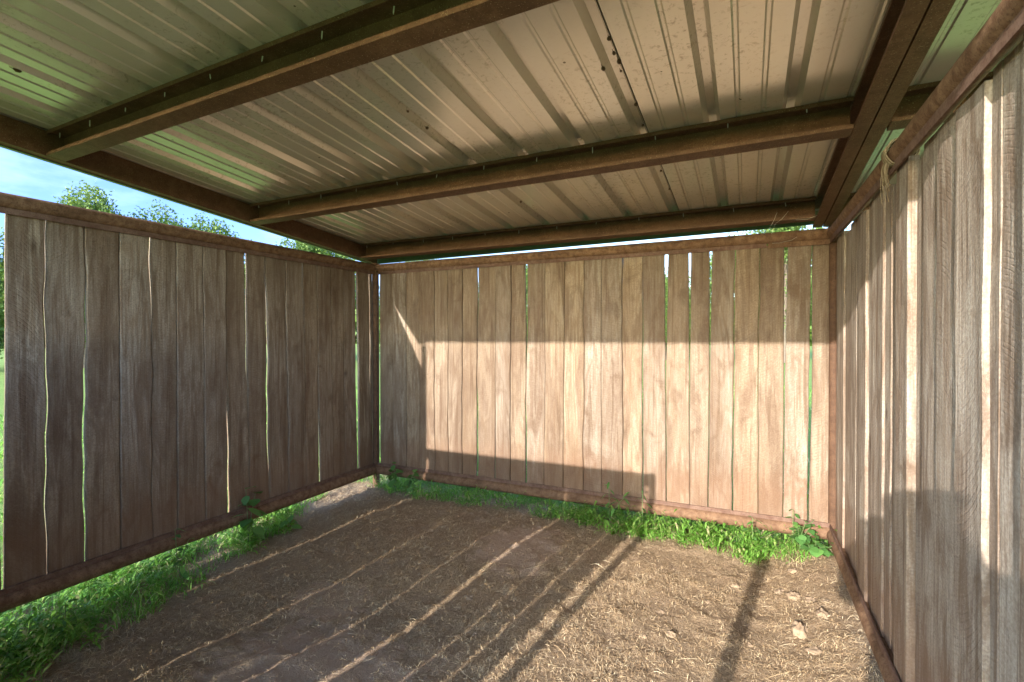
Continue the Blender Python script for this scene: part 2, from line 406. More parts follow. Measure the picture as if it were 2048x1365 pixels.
def boards(parent, rot, org, edges, gaps, top=1.765, bot=-.03, grey=(.3, .6), tone=(.85, 1.0), offs=None, seed=1, live=None, moss=(), tops=None, thick=.018, eye=None, bw=.005):
    """edges: [(u at top, u at bottom)] along the wall; gaps: {i: (mm top, mid, bottom)}"""
    rnd = random.Random(seed); out = []
    N = 30
    def edgefun(i):
        et, eb = edges[i]; ph = rnd.uniform(0, 9); amp = rnd.choice([.0009, .0018, .003, .0045]) if live is None or i not in live else live[i]
        f1, f2 = rnd.uniform(2, 4), rnd.uniform(7, 12)
        def f(t):
            return et*t+eb*(1-t)+amp*(math.sin(ph+f1*t*3.1)+.6*math.sin(ph*2+f2*t*3.1)+.5*mnoise.noise(Vector((ph, t*14, i))))
        return f
    F = [edgefun(i) for i in range(len(edges))]
    def et0(i): return edges[i][0]
    def gap(i, t):
        a, m_, b_ = gaps.get(i, (0.5, 0.5, 0.5))
        v = (b_+(m_-b_)*t*2) if t < .5 else (m_+(a-m_)*(t-.5)*2)
        if eye and v > .6:
            v += thick*1000*.65*abs((et0(i)-eye[0])/eye[1])*min(1, max(0, (v-1)/3))
        return max(v, 1.6)/1000*.5
    for i in range(len(edges)-1):
        skip = edges[i][0] is None
        uc = (F[i](.5)+F[i+1](.5))/2
        o_ = offs.get(i, 0) if offs else 0
        dy = rnd.uniform(-.003, .007)-o_; cup = rnd.uniform(-.003, .003); tl = rnd.uniform(-.002, .002)
        tp = top-(tops.get(i, 0) if tops else 0); bt = bot+rnd.uniform(-.004, .004)
        V = []
        for k in range(N+1):
            t = k/N; z = bt+(tp-bt)*t
            a = F[i](t)+gap(i, t); b = F[i+1](t)-gap(i+1, t)
            jj = .0008*mnoise.noise(Vector((i*3.1, t*40, seed)))
            a += jj; 
            ws = [a, a+bw, a+(b-a)*.3, a+(b-a)*.5, a+(b-a)*.7, b-bw, b]
            ds = [bw*1.1, 0, 0, 0, 0, 0, bw*1.1]
            for q, (u, d) in enumerate(zip(ws, ds)):
                s = (u-a)/(b-a)-.5
                V.append((u-uc, dy+d+cup*(4*s*s)+tl*s*2+.0008*mnoise.noise(Vector((u*30, z*6, seed))), z))
            V.append((b-uc, dy+thick, z)); V.append((a-uc, dy+thick, z))
        n = 9; Fc = [(k*n+j, k*n+(j+1) % n, (k+1)*n+(j+1) % n, (k+1)*n+j) for k in range(N) for j in range(n)]
        Fc.append(tuple(range(n))[::-1]); Fc.append(tuple(range(N*n, N*n+n)))
        me = bpy.data.meshes.new("board"); me.from_pydata(V, [], Fc); me.materials.append(WOOD)
        ob = bpy.data.objects.new("board", me); COL.objects.link(ob)
        Rm = Matrix.Rotation(rot, 4, 'Z')
        ob.matrix_world = Matrix.Translation(Vector(org)+(Rm @ Vector((uc, 0, 0)))) @ Rm
        ob.color = (rnd.uniform(*grey), rnd.uniform(*tone), rnd.random(), 0.0 if i in moss else 1.0)
        ob.parent = parent
        if i in moss: ob['label'] = "board with green mossy stain at its top"
        out.append(ob)
    return out

def wall_obj(name, mb, mat, label):
    o = mb.build(name, mat); o.location = (0, 0, 0); part(o, shelter)
    if label: o['label'] = label
    return o

# back wall -------------------------------------------------------------
BK = [(0.046, 0.045), (0.203, 0.202), (0.347, 0.345), (0.485, 0.495), (0.65, 0.655), (0.791, 0.794), (0.937, 0.929), (1.085, 1.073), (1.258, 1.246), (1.397, 1.386), (1.537, 1.524), (1.698, 1.686), (1.858, 1.842), (2.014, 2.006), (2.147, 2.147), (2.304, 2.305), (2.451, 2.452), (2.615, 2.615), (2.773, 2.774), (2.912, 2.895), (3.063, 3.048), (3.208, 3.2), (3.362, 3.348), (3.508, 3.49), (3.607, 3.607)]
mb = MB()
mb.box(.03, 3.25, -.012, -.005, 1.750, 1.778)
back = wall_obj("plank_wall", mb, BARM, "sunlit back wall of oak boards between two rusty pipes")
boards(back, 0, (0, 0, 0), BK,
       {7: (5, 2, 13), 8: (1, 1, 5), 10: (17, 1, 9), 16: (1, 5, 5), 17: (22, 2, 3), 18: (14, 3, 1), 19: (17, 2, 5), 20: (4, 4, 8), 21: (1, 1, 1), 22: (20, 5, 2), 23: (3, 18, 7), 24: (4, 1, 1)},
       grey=(.05, .70), tone=(.68, 1.0), seed=4, live={4: .004, 5: .004, 7: .004}, eye=(3.13, 3.66))
mb = MB(); mb.box(3.258, 3.600, -.016, -.009, 1.744, 1.776); mb.build('flat_bar', RUST, back)
mb = MB(); mb.box(.03, 3.604, -.014, -.007, -.024, .002); mb.build('flat_bar', BARM, back)
mb = MB(); mb.tube([(.0, .006, 1.812), (3.63, .006, 1.812)], .0365, 20, seg=20, wob=.0004); mb.build("top_rail", RUST, back)
mb = MB(); mb.tube([(.0, -.004, -.063), (3.63, -.004, -.063)], .040, 20, seg=20, wob=.0004); mb.build("bottom_rail", RUST, back)

# left wall -------------------------------------------------------------
LF = [(-2.73, -2.725), (-2.575, -2.583), (-2.412, -2.42), (-2.249, -2.262), (-2.091, -2.097), (-1.934, -1.934), (-1.787, -1.792), (-1.625, -1.621), (-1.47, -1.464), (-1.326, -1.309), (-1.165, -1.144), (-0.991, -0.978), (-0.836, -0.811), (-0.694, -0.674), (-0.554, -0.526), (-0.403, -0.389), (-0.254, -0.233), (-0.077, -0.07), (-0.034, -0.034)]
LF = [(-3.35, -3.35), (-3.19, -3.19), (-3.04, -3.035), (-2.88, -2.875)] + LF
LG = {1: (.035, .018, 0)}
lg = {5: (34, 24, 7), 6: (3, 5, 3), 7: (0, 6, 3), 9: (4, 1, 1), 10: (1, 1, 2), 12: (0, 1, 11), 13: (13, 3, 0), 14: (1, 7, 1), 15: (1, 1, 1), 16: (3, 1, 1), 17: (1, 1, 5), 18: (1, 1, 1), 20: (8, 24, 4), 21: (5, 4, 1), 2: (4, 7, 5), 4: (3, 6, 5)}
mb = MB()
mb.box(.005, .012, -3.38, -.03, 1.750, 1.778)
left = wall_obj("plank_wall", mb, BARM, "shaded left wall of grey brown oak boards")
boards(left, math.pi/2, (0, 0, 0), LF, lg, grey=(.25, .74), tone=(.76, 1.0), seed=9, live={12: .004, 13: .004, 14: .004, 15: .005, 16: .004}, moss=(8,), eye=(-3.66, 3.13))
mb = MB(); mb.box(.007, .014, -3.38, -.03, -.024, .002); mb.build('flat_bar', BARM, left)
mb = MB(); mb.tube([(-.006, -3.4, 1.812), (-.006, 0, 1.812)], .0365, 20, seg=20, wob=.0005); mb.build("top_rail", RUST, left)
mb = MB(); mb.tube([(.004, -3.4, -.063), (.004, 0, -.063)], .040, 20, seg=20, wob=.0005); mb.build("bottom_rail", RUST, left)

# right wall ------------------------------------------------------------
RY = [-.015, -.159, -.333, -.491, -.659, -.81, -.965, -1.061, -1.25, -1.325, -1.48, -1.615, -1.713, -1.864, -2.03, -2.192, -2.238, -2.34, -2.49, -2.64, -2.80, -2.95, -3.10, -3.25, -3.38]
off = {1: .003, 3: .004, 5: .020, 7: .011, 8: -.002, 9: .002, 10: .020, 11: -.003, 12: .002, 13: .006, 14: .010, 15: .004, 16: -.002, 17: .006, 19: .008}
RE = [(y, y+((-1)**i)*.004) for i, y in enumerate(RY)]
RE = [(-a, -b) for a, b in RE]
mb = MB()
mb.box(3.597, 3.604, -3.38, -.03, 1.750, 1.785)
right = wall_obj("plank_wall", mb, BARM, "pale weathered right wall of rough sawn boards close to the viewer")
boards(right, -math.pi/2, (3.63, 0, 0), RE, {}, top=1.765, grey=(.72, 1.0), tone=(.92, 1.0), offs=off, seed=21, tops={2: .02, 5: .028, 8: .014, 9: .026, 11: .022, 14: .02, 12: .0, 13: .01}, thick=.03, bw=.0018)
mb = MB(); mb.box(3.600, 3.607, -3.38, -.03, -.024, .002); mb.build('flat_bar', BARM, right)
mb = MB(); mb.tube([(3.618, -3.4, 1.812), (3.618, 0, 1.812)], .0365, 20, seg=20, wob=.0004); mb.build("top_rail", RUST, right)
mb = MB(); mb.tube([(3.622, -3.4, -.063), (3.622, 0, -.063)], .038, 20, seg=20, wob=.0004); mb.build("bottom_rail", RUST, right)

# low front wall behind the viewer: its board gaps throw the light stripes
G0 = [(.04, 0), (.19, 0), (.33, 4), (.49, 0), (.652, 10), (.80, 0), (.93, 0), (1.075, 10), (1.21, 0), (1.335, 27), (1.47, 0), (1.60, 10), (1.757, 11), (1.925, 70)]
mb = MB(); mb.box(.03, 1.95, -3.388, -3.381, 1.115, 1.145)
front = wall_obj("plank_wall", mb, BARM, "waist high front wall of oak boards beside the entrance")
boards(front, math.pi, (0, -3.40, 0), [(-u, -u) for u, _ in G0[::-1]], {len(G0)-1-i: ((m_ if m_ == 30 else 0), m_, m_*1.2) for i, (_, m_) in enumerate(G0)}, top=1.14, grey=(.3, .7), seed=31)
mb = MB(); mb.box(.03, 1.95, -3.386, -3.379, -.024, .002); mb.build('flat_bar', BARM, front)
mb = MB(); mb.tube([(0, -3.4, 1.178), (1.97, -3.4, 1.178)], .032, 16); mb.build("top_rail", RUST, front)
mb = MB(); mb.tube([(0, -3.4, -.063), (1.97, -3.4, -.063)], .038, 16); mb.build("bottom_rail", RUST, front)

# posts
for (x, y, z1, r) in [(.0, .0, 1.83, .032), (3.625, .0, 1.83, .027), (.0, -3.4, 2.12, .026), (3.64, -3.4, 2.12, .035), (1.975, -3.4, 1.21, .026), (7.2, 0, 1.84, .035), (7.2, -3.4, 2.12, .035)]:
    mb = MB(); mb.tube([(x, y, -.6), (x, y, z1)], r, 18, seg=8, wob=.0004)
    o = mb.build("post", POSTM); part(o, shelter)
# stub rails' weld collars at the two back corners
for (x, y) in [(.0, .0), (3.63, .0)]:
    mb = MB(); mb.tube([(x, y, 1.775), (x, y, 1.853)], .0405, 18); o = mb.build("post_cap", POSTM); part(o, shelter)

# roof --------------------------------------------------------------------
S = .0866
def rz(y, z0=1.862): return z0 - S*y
PD = .122
mbt = MB()
# rake trim at the left eave
mbt.extrude([(0, 0), (.003, 0), (.003, PD+.03), (0, PD+.03)], (-.066, .10, rz(.1)-.006), (-.066, -3.45, rz(-3.45)-.006), (1, 0, 0), (0, 0, 1))
mbt.extrude([(0, 0), (.02, 0), (.02, .003), (0, .003)], (-.066, .10, rz(.1)-.009), (-.066, -3.45, rz(-3.45)-.009), (1, 0, 0), (0, 0, 1))
# eave trim behind the back purlin
mbt.extrude([(0, 0), (.003, 0), (.003, .15), (0, .15)], (-.066, .085, 1.865), (3.6, .085, 1.893), (0, 1, 0), (0, 0, 1))
mbt.extrude([(0, 0), (.003, 0), (.003, .15), (0, .15)], (3.6, .085, 1.893), (7.3, .085, 1.895), (0, 1, 0), (0, 0, 1))
mbt.extrude([(0, 0), (.003, 0), (.003, .15), (0, .15)], (-.066, -3.50, rz(-3.5)+.02), (7.3, -3.50, rz(-3.5)+.02), (0, 1, 0), (0, 0, 1))
roof = mbt.build("roof", TRIM); part(roof, shelter); roof['label'] = "tan ribbed metal roof sloping down to the back wall"
# ribbed sheets, 0.9 m wide
prof = []
for k in range(3):
    c = k*.3
    prof += [(c-.038, 0), (c-.020, .037), (c+.012, .037), (c+.030, 0), (c+.088, 0), (c+.094, .005), (c+.104, .005), (c+.110, 0), (c+.182, 0), (c+.188, .005), (c+.198, .005), (c+.204, 0)]
def sheet(x0, lift):
    pr = [(x0+a, b) for a, b in prof] + [(x0+.9-.040, 0), (x0+.9-.022, .035), (x0+.9+.008, .035), (x0+.9+.018, .016)]
    ys = np.linspace(.09, -3.52, 9); vs = []; fs = []
    for y in ys:
        for a, b in pr:
            vs.append((a, y, rz(y)+PD+.0012+b+lift+.0012*mnoise.noise(Vector((a*5, y*3, 1)))))
    n = len(pr)
    for i in range(len(ys)-1):
        for j in range(n-1): fs.append((i*n+j, i*n+j+1, (i+1)*n+j+1, (i+1)*n+j))
    m = MB(); m.add(vs, fs); o = m.build("roof_sheet", SHEET, roof)
    md = o.modifiers.new("thickness", 'SOLIDIFY'); md.thickness = .0008; md.offset = 1
    return o
for k in range(-1, 8): 
    if k >= 0: sheet(k*.9+.0, (k % 2)*.0018)
# purlins: C section open towards the front
def cee(mb, A, B, U, V, w_, d, lip=.016, t=.0035):
    # U: towards open side, V: up
    pr = [(0, 0), (w_, 0), (w_, lip), (w_-t, lip), (w_-t, t), (t, t), (t, d-t), (w_-t, d-t), (w_-t, d-lip), (w_, d-lip), (w_, d), (0, d)]
    mb.extrude(pr, A, B, U, V)
nrm = Vector((0, -S, 1)).normalized()
PY = [(-.128, -.128), (-1.224, -1.27), (-2.335, -2.415), (-3.27, -3.27)]   # far edge at x = 0 and at x = 3.5
def pyx(i, x): return PY[i][0]+(PY[i][1]-PY[i][0])*x/3.5
for i in range(4):
    w_ = .076
    for (xa, xb) in ((.0, 3.508), (3.622, 7.2)):
        mb = MB(); ya, yb = pyx(i, xa), pyx(i, xb); cee(mb, (xa+.0045, ya, rz(ya)), (xb-.001, yb, rz(yb)), (0, -1, S), (0, 0, 1), w_, PD)
        mb.build("purlin", PRIMER, roof)
# rafters
def rafter(x, U, y0=.0, y1=-3.49, w_=.052, dz=-.001, d=PD+.001):
    mb = MB(); cee(mb, (x, y0, rz(y0)+dz), (x, y1, rz(y1)+dz), U, (0, 0, 1), w_, d, .014, .0032); return mb.build("rafter", PRIMER, roof)
rafter(.0035, (-1, 0, 0), .02)
rafter(3.561, (-1, 0, 0), .02); rafter(3.567, (1, 0, 0), .02); rafter(7.20, (1, 0, 0), .02)
# self drilling screw tips through the purlins
rnd = random.Random(3)
for i in range(3):
    for k in range(12):
        x = .05+.3*k+rnd.uniform(-.006, .008)
        if x > 3.5: break
        yy = pyx(i, x)-.040+rnd.uniform(-.006, .006); z = rz(yy)+PD
        tx_, ty_, ln_ = rnd.uniform(-.004, .004), rnd.uniform(-.004, .004), rnd.uniform(.018, .034)
        mb = MB(); mb.tube([(x, yy, z-.002), (x+tx_*.8, yy+ty_*.8, z-ln_*.75), (x+tx_, yy+ty_, z-ln_)], [.0024, .0024, .0006], 8)
        mb.build("screw", ZINC, roof)
MUD = plain("dry_mud", (.10, .065, .04), .95, .4, 120)
for (mx, my) in [(2.716, -1.42), (2.722, -1.60), (2.715, -1.84), (2.722, -1.90), (2.716, -1.95), (2.72, -2.03), (2.66, -1.88), (1.80, -1.75), (1.806, -1.9), (2.72, -.62), (2.715, -.9), (1.81, -.72), (.55, -2.72), (.62, -2.9)]:
    z_ = rz(my)+PD; R_ = rnd.uniform(.005, .010); ln_ = rnd.uniform(1.0, 2.6)
    mb = MB(); mb.tube([(mx, my-R_*ln_, z_+.001), (mx+.001, my, z_-R_*.35), (mx, my+R_*ln_, z_+.001)], [.001, R_*.8, .001], 9, seg=2); mb.build("mud_spot", MUD, roof)

# short pipe post left of the viewer: its shadow crosses the floor
o = MB(); o.tube([(2.64, -3.95, -.6), (2.64, -3.95, .93)], .036, 18)
po = o.build("short_post", POSTM)
tag(po, "short rusty pipe post standing alone outside the open front", "post")

# ---------------------------------------------------------------- small things on the frame
def strands(mb, n, fn, r, seg=5):
    for _ in range(n):
        mb.tube([fn(k/seg) for k in range(seg+1)] if False else fn(), r, 5, caps=False)
rnd = random.Random(12)
ROPE = mat_island("frayed_twine", [(0, (.14, .10, .055)), (.6, (.24, .18, .11)), (1, (.36, .29, .19))], .9)
mb = MB(); cy, cx, cz = -1.50, 3.618, 1.812
for s in range(24):
    p = []; y0 = cy+rnd.uniform(-.028, .028); R = .041+rnd.uniform(0, .008); a0 = rnd.uniform(-.6, .6); tw = rnd.uniform(-.02, .02)
    for k in range(15):
        th = a0+2*math.pi*k/14*rnd.uniform(.98, 1.02)
        p.append((cx+R*math.cos(th)+rnd.uniform(-.002, .002), y0+tw*math.sin(th*2)+rnd.uniform(-.003, .003), cz+R*math.sin(th)))
    mb.tube(p, .0016, 5, caps=False)
for s in range(20):
    p = []; a = Vector((3.588+rnd.uniform(-.008, .004), cy+.012+rnd.uniform(-.02, .02), 1.80)); dx = rnd.uniform(-.3, .3)
    L_ = rnd.uniform(.06, .155)
    for k in range(6):
        t = k/5; p.append((a.x-.010*math.sin(t*3)+dx*.03*t, a.y+dx*.06*t+.012*t, a.z-L_*t))
    mb.tube(p, .0014, 5, caps=False)
o = mb.build("twine", ROPE); tag(o, "frayed tan twine knotted round the top pipe of the right wall", "twine")
mb = MB()
NEST = plain("mud_nest", (.52, .46, .36), .9, .3, 90)
vs = []; fs = []; c = Vector((3.538, -.212, 1.905)); NR, NS = 8, 12
for i in range(NR+1):
    ph = math.pi*i/NR
    for j in range(NS):
        th = 2*math.pi*j/NS; r = .016*(1+.25*mnoise.noise(Vector((i, j*.8, 2))))
        vs.append(c+Vector((r*math.sin(ph)*math.cos(th)*1.2, r*math.sin(ph)*math.sin(th)*.7, r*1.15*math.cos(ph))))
for i in range(NR):
    for j in range(NS): fs.append((i*NS+j, i*NS+(j+1) % NS, (i+1)*NS+(j+1) % NS, (i+1)*NS+j))
mb.add(vs, fs, True); o = mb.build("insect_nest", NEST); tag(o, "small pale insect nest in the back right corner under the roof", "nest")
WEB = plain("cobweb_thread", (.55, .52, .46), .7)
mb = MB()
for (a, b_, sag) in [((3.30, -.21, 1.93), (3.26, -.21, 1.84), .01), ((3.36, -.21, 1.93), (3.29, -.215, 1.86), .01), ((3.29, -.215, 1.86), (3.27, -.21, 1.80), .0), ((3.52, -.22, 1.89), (3.40, -.22, 1.87), .01), ((3.42, -.04, 1.80), (3.36, -.05, 1.775), .006), ((3.36, -.05, 1.775), (3.28, -.05, 1.77), .004)]:
    a, b_ = Vector(a), Vector(b_); mb.tube([a, a.lerp(b_, .5)-Vector((0, 0, sag)), b_], .0009, 5, caps=False)
o = mb.build("cobweb", WEB); tag(o, "thin grey cobweb threads hanging in the back right corner", "cobweb", kind="stuff")

# ---------------------------------------------------------------- straw litter
rs = np.random.RandomState(5)
def strips(P0, ang, L_, W_, bend, lift, name, mat, kind_label, cat, ns=4, curl=None):
    """flat curved strips lying on the ground"""
    n = len(P0); t = np.linspace(0, 1, ns+1)
    a = ang[:, None]+bend[:, None]*(t[None]-.5)
    dx = np.cos(a)*(L_/ns)[:, None]; dy = np.sin(a)*(L_/ns)[:, None]
    X = P0[:, :1]+np.cumsum(dx, 1)-dx; Y = P0[:, 1:2]+np.cumsum(dy, 1)-dy
    Z = gz(X, Y)+.002+lift[:, None]*(0.3+np.sin(t*math.pi)[None])+.002*rs.rand(n, 1)
    tilt = rs.uniform(-.9, .9, (n, 1)); nxv = -np.sin(a); nyv = np.cos(a); w_ = W_[:, None]*.5
    A = np.stack([X+nxv*w_*np.cos(tilt), Y+nyv*w_*np.cos(tilt), Z+w_*np.sin(tilt)], -1)
    B = np.stack([X-nxv*w_*np.cos(tilt), Y-nyv*w_*np.cos(tilt), Z-w_*np.sin(tilt)], -1)
    Vv = np.concatenate([A, B], 1).reshape(-1, 3); m = ns+1
    base = (np.arange(n)*2*m)[:, None]; k = np.arange(ns)[None]
    F_ = np.stack([base+k, base+k+1, base+m+k+1, base+m+k], -1).reshape(-1, 4)
    o = np_mesh(name, Vv, F_, mat); tag(o, kind_label, cat, kind="stuff"); return o
def scatter(n, x0, x1, y0, y1, dens):
    P = np.stack([rs.uniform(x0, x1, n), rs.uniform(y0, y1, n)], 1)
    return P[rs.rand(n) < dens(P[:, 0], P[:, 1])]
def bare(x, y):
    s = np.maximum(1-np.hypot((x-1.45)/.62, (y+2.1)/.42), 1-np.hypot((x-1.8)/.34, (y+.72)/.42))
    return sstep(s+ (fbm(x*11, y*11, 2, 8)-.5)*.9, -.05, .35)
def dstraw(x, y):
    d = .35+.65*sstep(fbm(x*4, y*4, 3, 77), .42, .62)
    return d*(1-.78*bare(x, y))*(1-.8*sstep(-x, -.4, .1)*sstep(-y, .5, 1.0))*(1-sstep(y, .0, .35)*sstep(x, .6, .9))
P = scatter(260000, -.5, 3.62, -3.4, .35, dstraw); n = len(P)
strips(P, rs.uniform(0, 6.28, n), rs.gamma(2.0, .008, n)+.006, rs.uniform(.0007, .0015, n), rs.normal(0, .18, n), rs.exponential(.004, n), "straw_litter", STRAW, "fine dry straw and chaff trampled over the pen floor", "straw", 3)
P = scatter(1100, .1, 3.6, -3.4, -.1, lambda x, y: (.35+.65*sstep(x, 2.2, 2.9)*sstep(-y, .8, 1.6))*(1-.9*bare(x, y))); n = len(P)
strips(P, rs.normal(-.35, .75, n), rs.uniform(.05, .17, n), rs.uniform(.0012, .0022, n), rs.normal(0, .3, n), rs.exponential(.006, n), "long_straw", STRAW, "long pale straw stalks lying loose on the pen floor", "straw", 7)

# dung / soil clods
cl = [(3.363, -.979, .055, .042), (3.361, -.679, .042, .03), (3.30, -.62, .036, .02), (3.418, -1.121, .04, .02), (3.47, -.86, .042, .03), (3.44, -.70, .035, .016), (3.50, -.74, .03, .016), (3.38, -.40, .03, .018), (2.81, -1.20, .026, .022), (2.70, -1.27, .018, .014), (2.74, -1.02, .03, .012), (1.944, -1.564, .019, .018), (1.90, -1.62, .014, .012), (2.281, -.954, .035, .016), (2.18, -.83, .03, .013), (3.15, -1.13, .02, .012), (1.75, -1.30, .04, .012), (2.30, -1.36, .018, .01), (2.95, -.85, .02, .01), (3.08, -.62, .026, .012)]
desc = ["largest pale clod on the sunlit straw near the right wall", "flattened clod halfway to the back right corner", "thin crusted clod left of the flattened one near the back corner", "long oval clod nearest the viewer by the right wall", "angular clod next to the right bottom pipe", "ridged pale clod beside the right bottom pipe", "small crust touching the right bottom pipe", "low clod closest to the weeds in the back right corner", "round clod alone in the middle of the sunlit straw", "tiny dark clod left of the round sunlit one", "flat crust of dirt behind the round sunlit clod", "pale rounded lump in the shaded straw by the light stripe", "tiny pale crumb beside the rounded shaded lump", "cracked grey clod just left of the wide light stripe", "smaller grey clod behind the cracked one", "small clod in the narrow post shadow", "flat cracked cake of soil in the shaded middle of the floor", "little clod beside the wide light stripe", "small clod right of the wide light stripe", "low clod in the sun near the back grass"]
for (x, y, r, h), d_ in zip(cl, desc):
    NR, NS = 12, 26; vs = []; fs = []; an = rnd.uniform(0, 3); sd = rnd.uniform(0, 50); z0 = float(gz(x, y)); el = rnd.uniform(.6, .95)
    for i in range(NR+1):
        ph = math.pi*.62*i/NR
        for j in range(NS):
            th = 2*math.pi*j/NS
            q = 1+.35*mnoise.noise(Vector((math.cos(th)*1.3+sd, math.sin(th)*1.3, ph*1.3)))+.20*mnoise.noise(Vector((math.cos(th)*3*ph+sd, math.sin(th)*3*ph, ph*2)))+.14*mnoise.noise(Vector((math.cos(th)*9*ph+sd, math.sin(th)*9*ph, ph*5)))
            a_, b_ = r*math.sin(ph)*math.cos(th)*q, r*math.sin(ph)*math.sin(th)*q*el
            vs.append((x+a_*math.cos(an)-b_*math.sin(an), y+a_*math.sin(an)+b_*math.cos(an), z0+h*(math.cos(ph)*q)*.85-.006))
    for i in range(NR):
        for j in range(NS): fs.append((i*NS+j, (i+1)*NS+j, (i+1)*NS+(j+1) % NS, i*NS+(j+1) % NS))
    fs.append(tuple(range(NR*NS, NR*NS+NS))[::-1])
    m = MB(); m.add(vs, fs, True); o = m.build("clod", CLOD); tag(o, d_, "clod", "dry clods on the pen floor")

# ---------------------------------------------------------------- grass
def blades(P, H, W_, lean, name, label, mat=GRASS, ns=3):
    n = len(P); az = rs.uniform(0, 6.283, n); t = np.linspace(0, 1, ns+1)
    z0 = gz(P[:, 0], P[:, 1])-.004
    hx = np.cos(az)[:, None]*lean[:, None]*(t**2)[None]*H[:, None]; hy = np.sin(az)[:, None]*lean[:, None]*(t**2)[None]*H[:, None]
    zz = z0[:, None]+H[:, None]*(t[None]-.35*np.clip(lean, 0, 1.3)[:, None]*(t**3)[None])
    X = P[:, :1]+hx; Y = P[:, 1:2]+hy; tw = rs.uniform(0, 6.283, n)
    w_ = (W_[:, None]*.5*np.array([.6, 1.0, .8, .04])[None] if ns == 3 else W_[:, None]*.5*np.linspace(1, .05, ns+1)[None])
    ox = np.cos(tw)[:, None]*w_; oy = np.sin(tw)[:, None]*w_
    A = np.stack([X+ox, Y+oy, zz], -1); B = np.stack([X-ox, Y-oy, zz], -1)
    Vv = np.concatenate([A, B], 1).reshape(-1, 3); m = ns+1; base = (np.arange(n)*2*m)[:, None]; k = np.arange(ns)[None]
    F_ = np.stack([base+k, base+k+1, base+m+k+1, base+m+k], -1).reshape(-1, 4)
    o = np_mesh(name, Vv, F_, mat); tag(o, label, "grass", kind="stuff"); return o
def in_left(x, y):     # fringe along the left wall
    lim = np.interp(-y, [0, .6, 1.0, 1.4, 1.8, 2.2, 2.7, 3.4], [-.3, -.05, .03, .15, .26, .35, .42, .45])
    return sstep(lim+(fbm(x*7, y*7, 3, 3)-.5)*.36-x, -.02, .05)
def in_back(x, y):
    lim = np.interp(x, [-.3, .3, .8, 1.5, 1.9, 2.2, 2.6, 3.0, 3.3, 3.7], [.02, -.16, -.10, -.08, -.16, -.24, -.22, -.28, -.26, -.20])
    return sstep(y-lim+(fbm(x*7, y*7, 3, 4)-.5)*.30, -.02, .05)
P = scatter(30000, -.9, .6, -3.4, .1, lambda x, y: in_left(x, y)*(.12+.88*sstep(fbm(x*6, y*6, 2, 19), .42, .62))*(1-.5*sstep(-x, .4, .8)))
n = len(P)
blades(P, rs.gamma(3, .017, n)+.012, rs.uniform(.003, .007, n), rs.uniform(.2, 1.3, n), "grass", "lush green grass growing under the left wall")
P = scatter(60000, -1.2, 4.4, -.45, 1.1, lambda x, y: in_back(x, y)*(.12+.88*sstep(fbm(x*6, y*6, 2, 23), .42, .60))*(1-.45*sstep(y, .3, .9)))
n = len(P)
blades(P, rs.gamma(3, .014, n)+.012, rs.uniform(.003, .007, n), rs.uniform(.2, 1.3, n), "grass", "green grass growing along the foot of the back wall")
# leafy runners of crabgrass: short stems with lance leaves
def sprigs(P, name, label, hh=(.06, .16), leaf=(.04, .085)):
    Vv = []; F_ = []; r = random.Random(77)
    for x, y in P:
        z = float(gz(x, y)); az = r.uniform(0, 6.28); H = r.uniform(*hh); ln = r.uniform(.2, 1.0)
        for k in range(r.randint(4, 7)):
            t = (k+1)/7.; bx = x+math.cos(az)*ln*H*t*t; by = y+math.sin(az)*ln*H*t*t; bz = z+H*t
            a = az+(k % 2)*3.14+r.uniform(-.7, .7)+1.5; L_ = r.uniform(*leaf); W_ = r.uniform(.009, .016)*.5; el = r.uniform(.2, 1.0)
            d = Vector((math.cos(a)*math.cos(el), math.sin(a)*math.cos(el), math.sin(el))); s = Vector((-math.sin(a), math.cos(a), 0))
            p0 = Vector((bx, by, bz)); p1 = p0+d*L_*.35; p2 = p0+d*L_*.7+Vector((0, 0, -.10*L_)); p3 = p0+d*L_*.95+Vector((0, 0, -.38*L_))
            b = len(Vv); Vv += [p0-s*.001, p0+s*.001, p1-s*W_, p1+s*W_, p2-s*W_*.8, p2+s*W_*.8, p3-s*.0005, p3+s*.0005]
            F_ += [(b, b+1, b+3, b+2), (b+2, b+3, b+5, b+4), (b+4, b+5, b+7, b+6)]
        b = len(Vv); s = Vector((-math.sin(az), math.cos(az), 0))*.0012
        for t in (0, .33, .66, 1.):
            p = Vector((x+math.cos(az)*ln*H*t*t, y+math.sin(az)*ln*H*t*t, z+H*t)); Vv += [p-s, p+s]
        F_ += [(b, b+1, b+3, b+2), (b+2, b+3, b+5, b+4), (b+4, b+5, b+7, b+6)]
    o = np_mesh(name, [tuple(v) for v in Vv], F_, GRASS); tag(o, label, "grass", kind="stuff"); return o
P = scatter(5200, -.5, .65, -3.3, -.4, lambda x, y: in_left(x-.05, y)*sstep(fbm(x*5, y*5, 2, 41), .40, .66)*sstep(-y, .3, 1.2))
sprigs(P, "crabgrass", "leafy crabgrass sprigs spreading from the left wall onto the floor")
P = scatter(4600, .0, 3.7, -.5, .5, lambda x, y: in_back(x, y+.04)*sstep(fbm(x*5, y*5, 2, 43), .36, .62)*(.35+.65*sstep(x, 1.7, 2.1)))
sprigs(P, "crabgrass", "leafy crabgrass sprigs in front of the back wall", hh=(.05, .14))
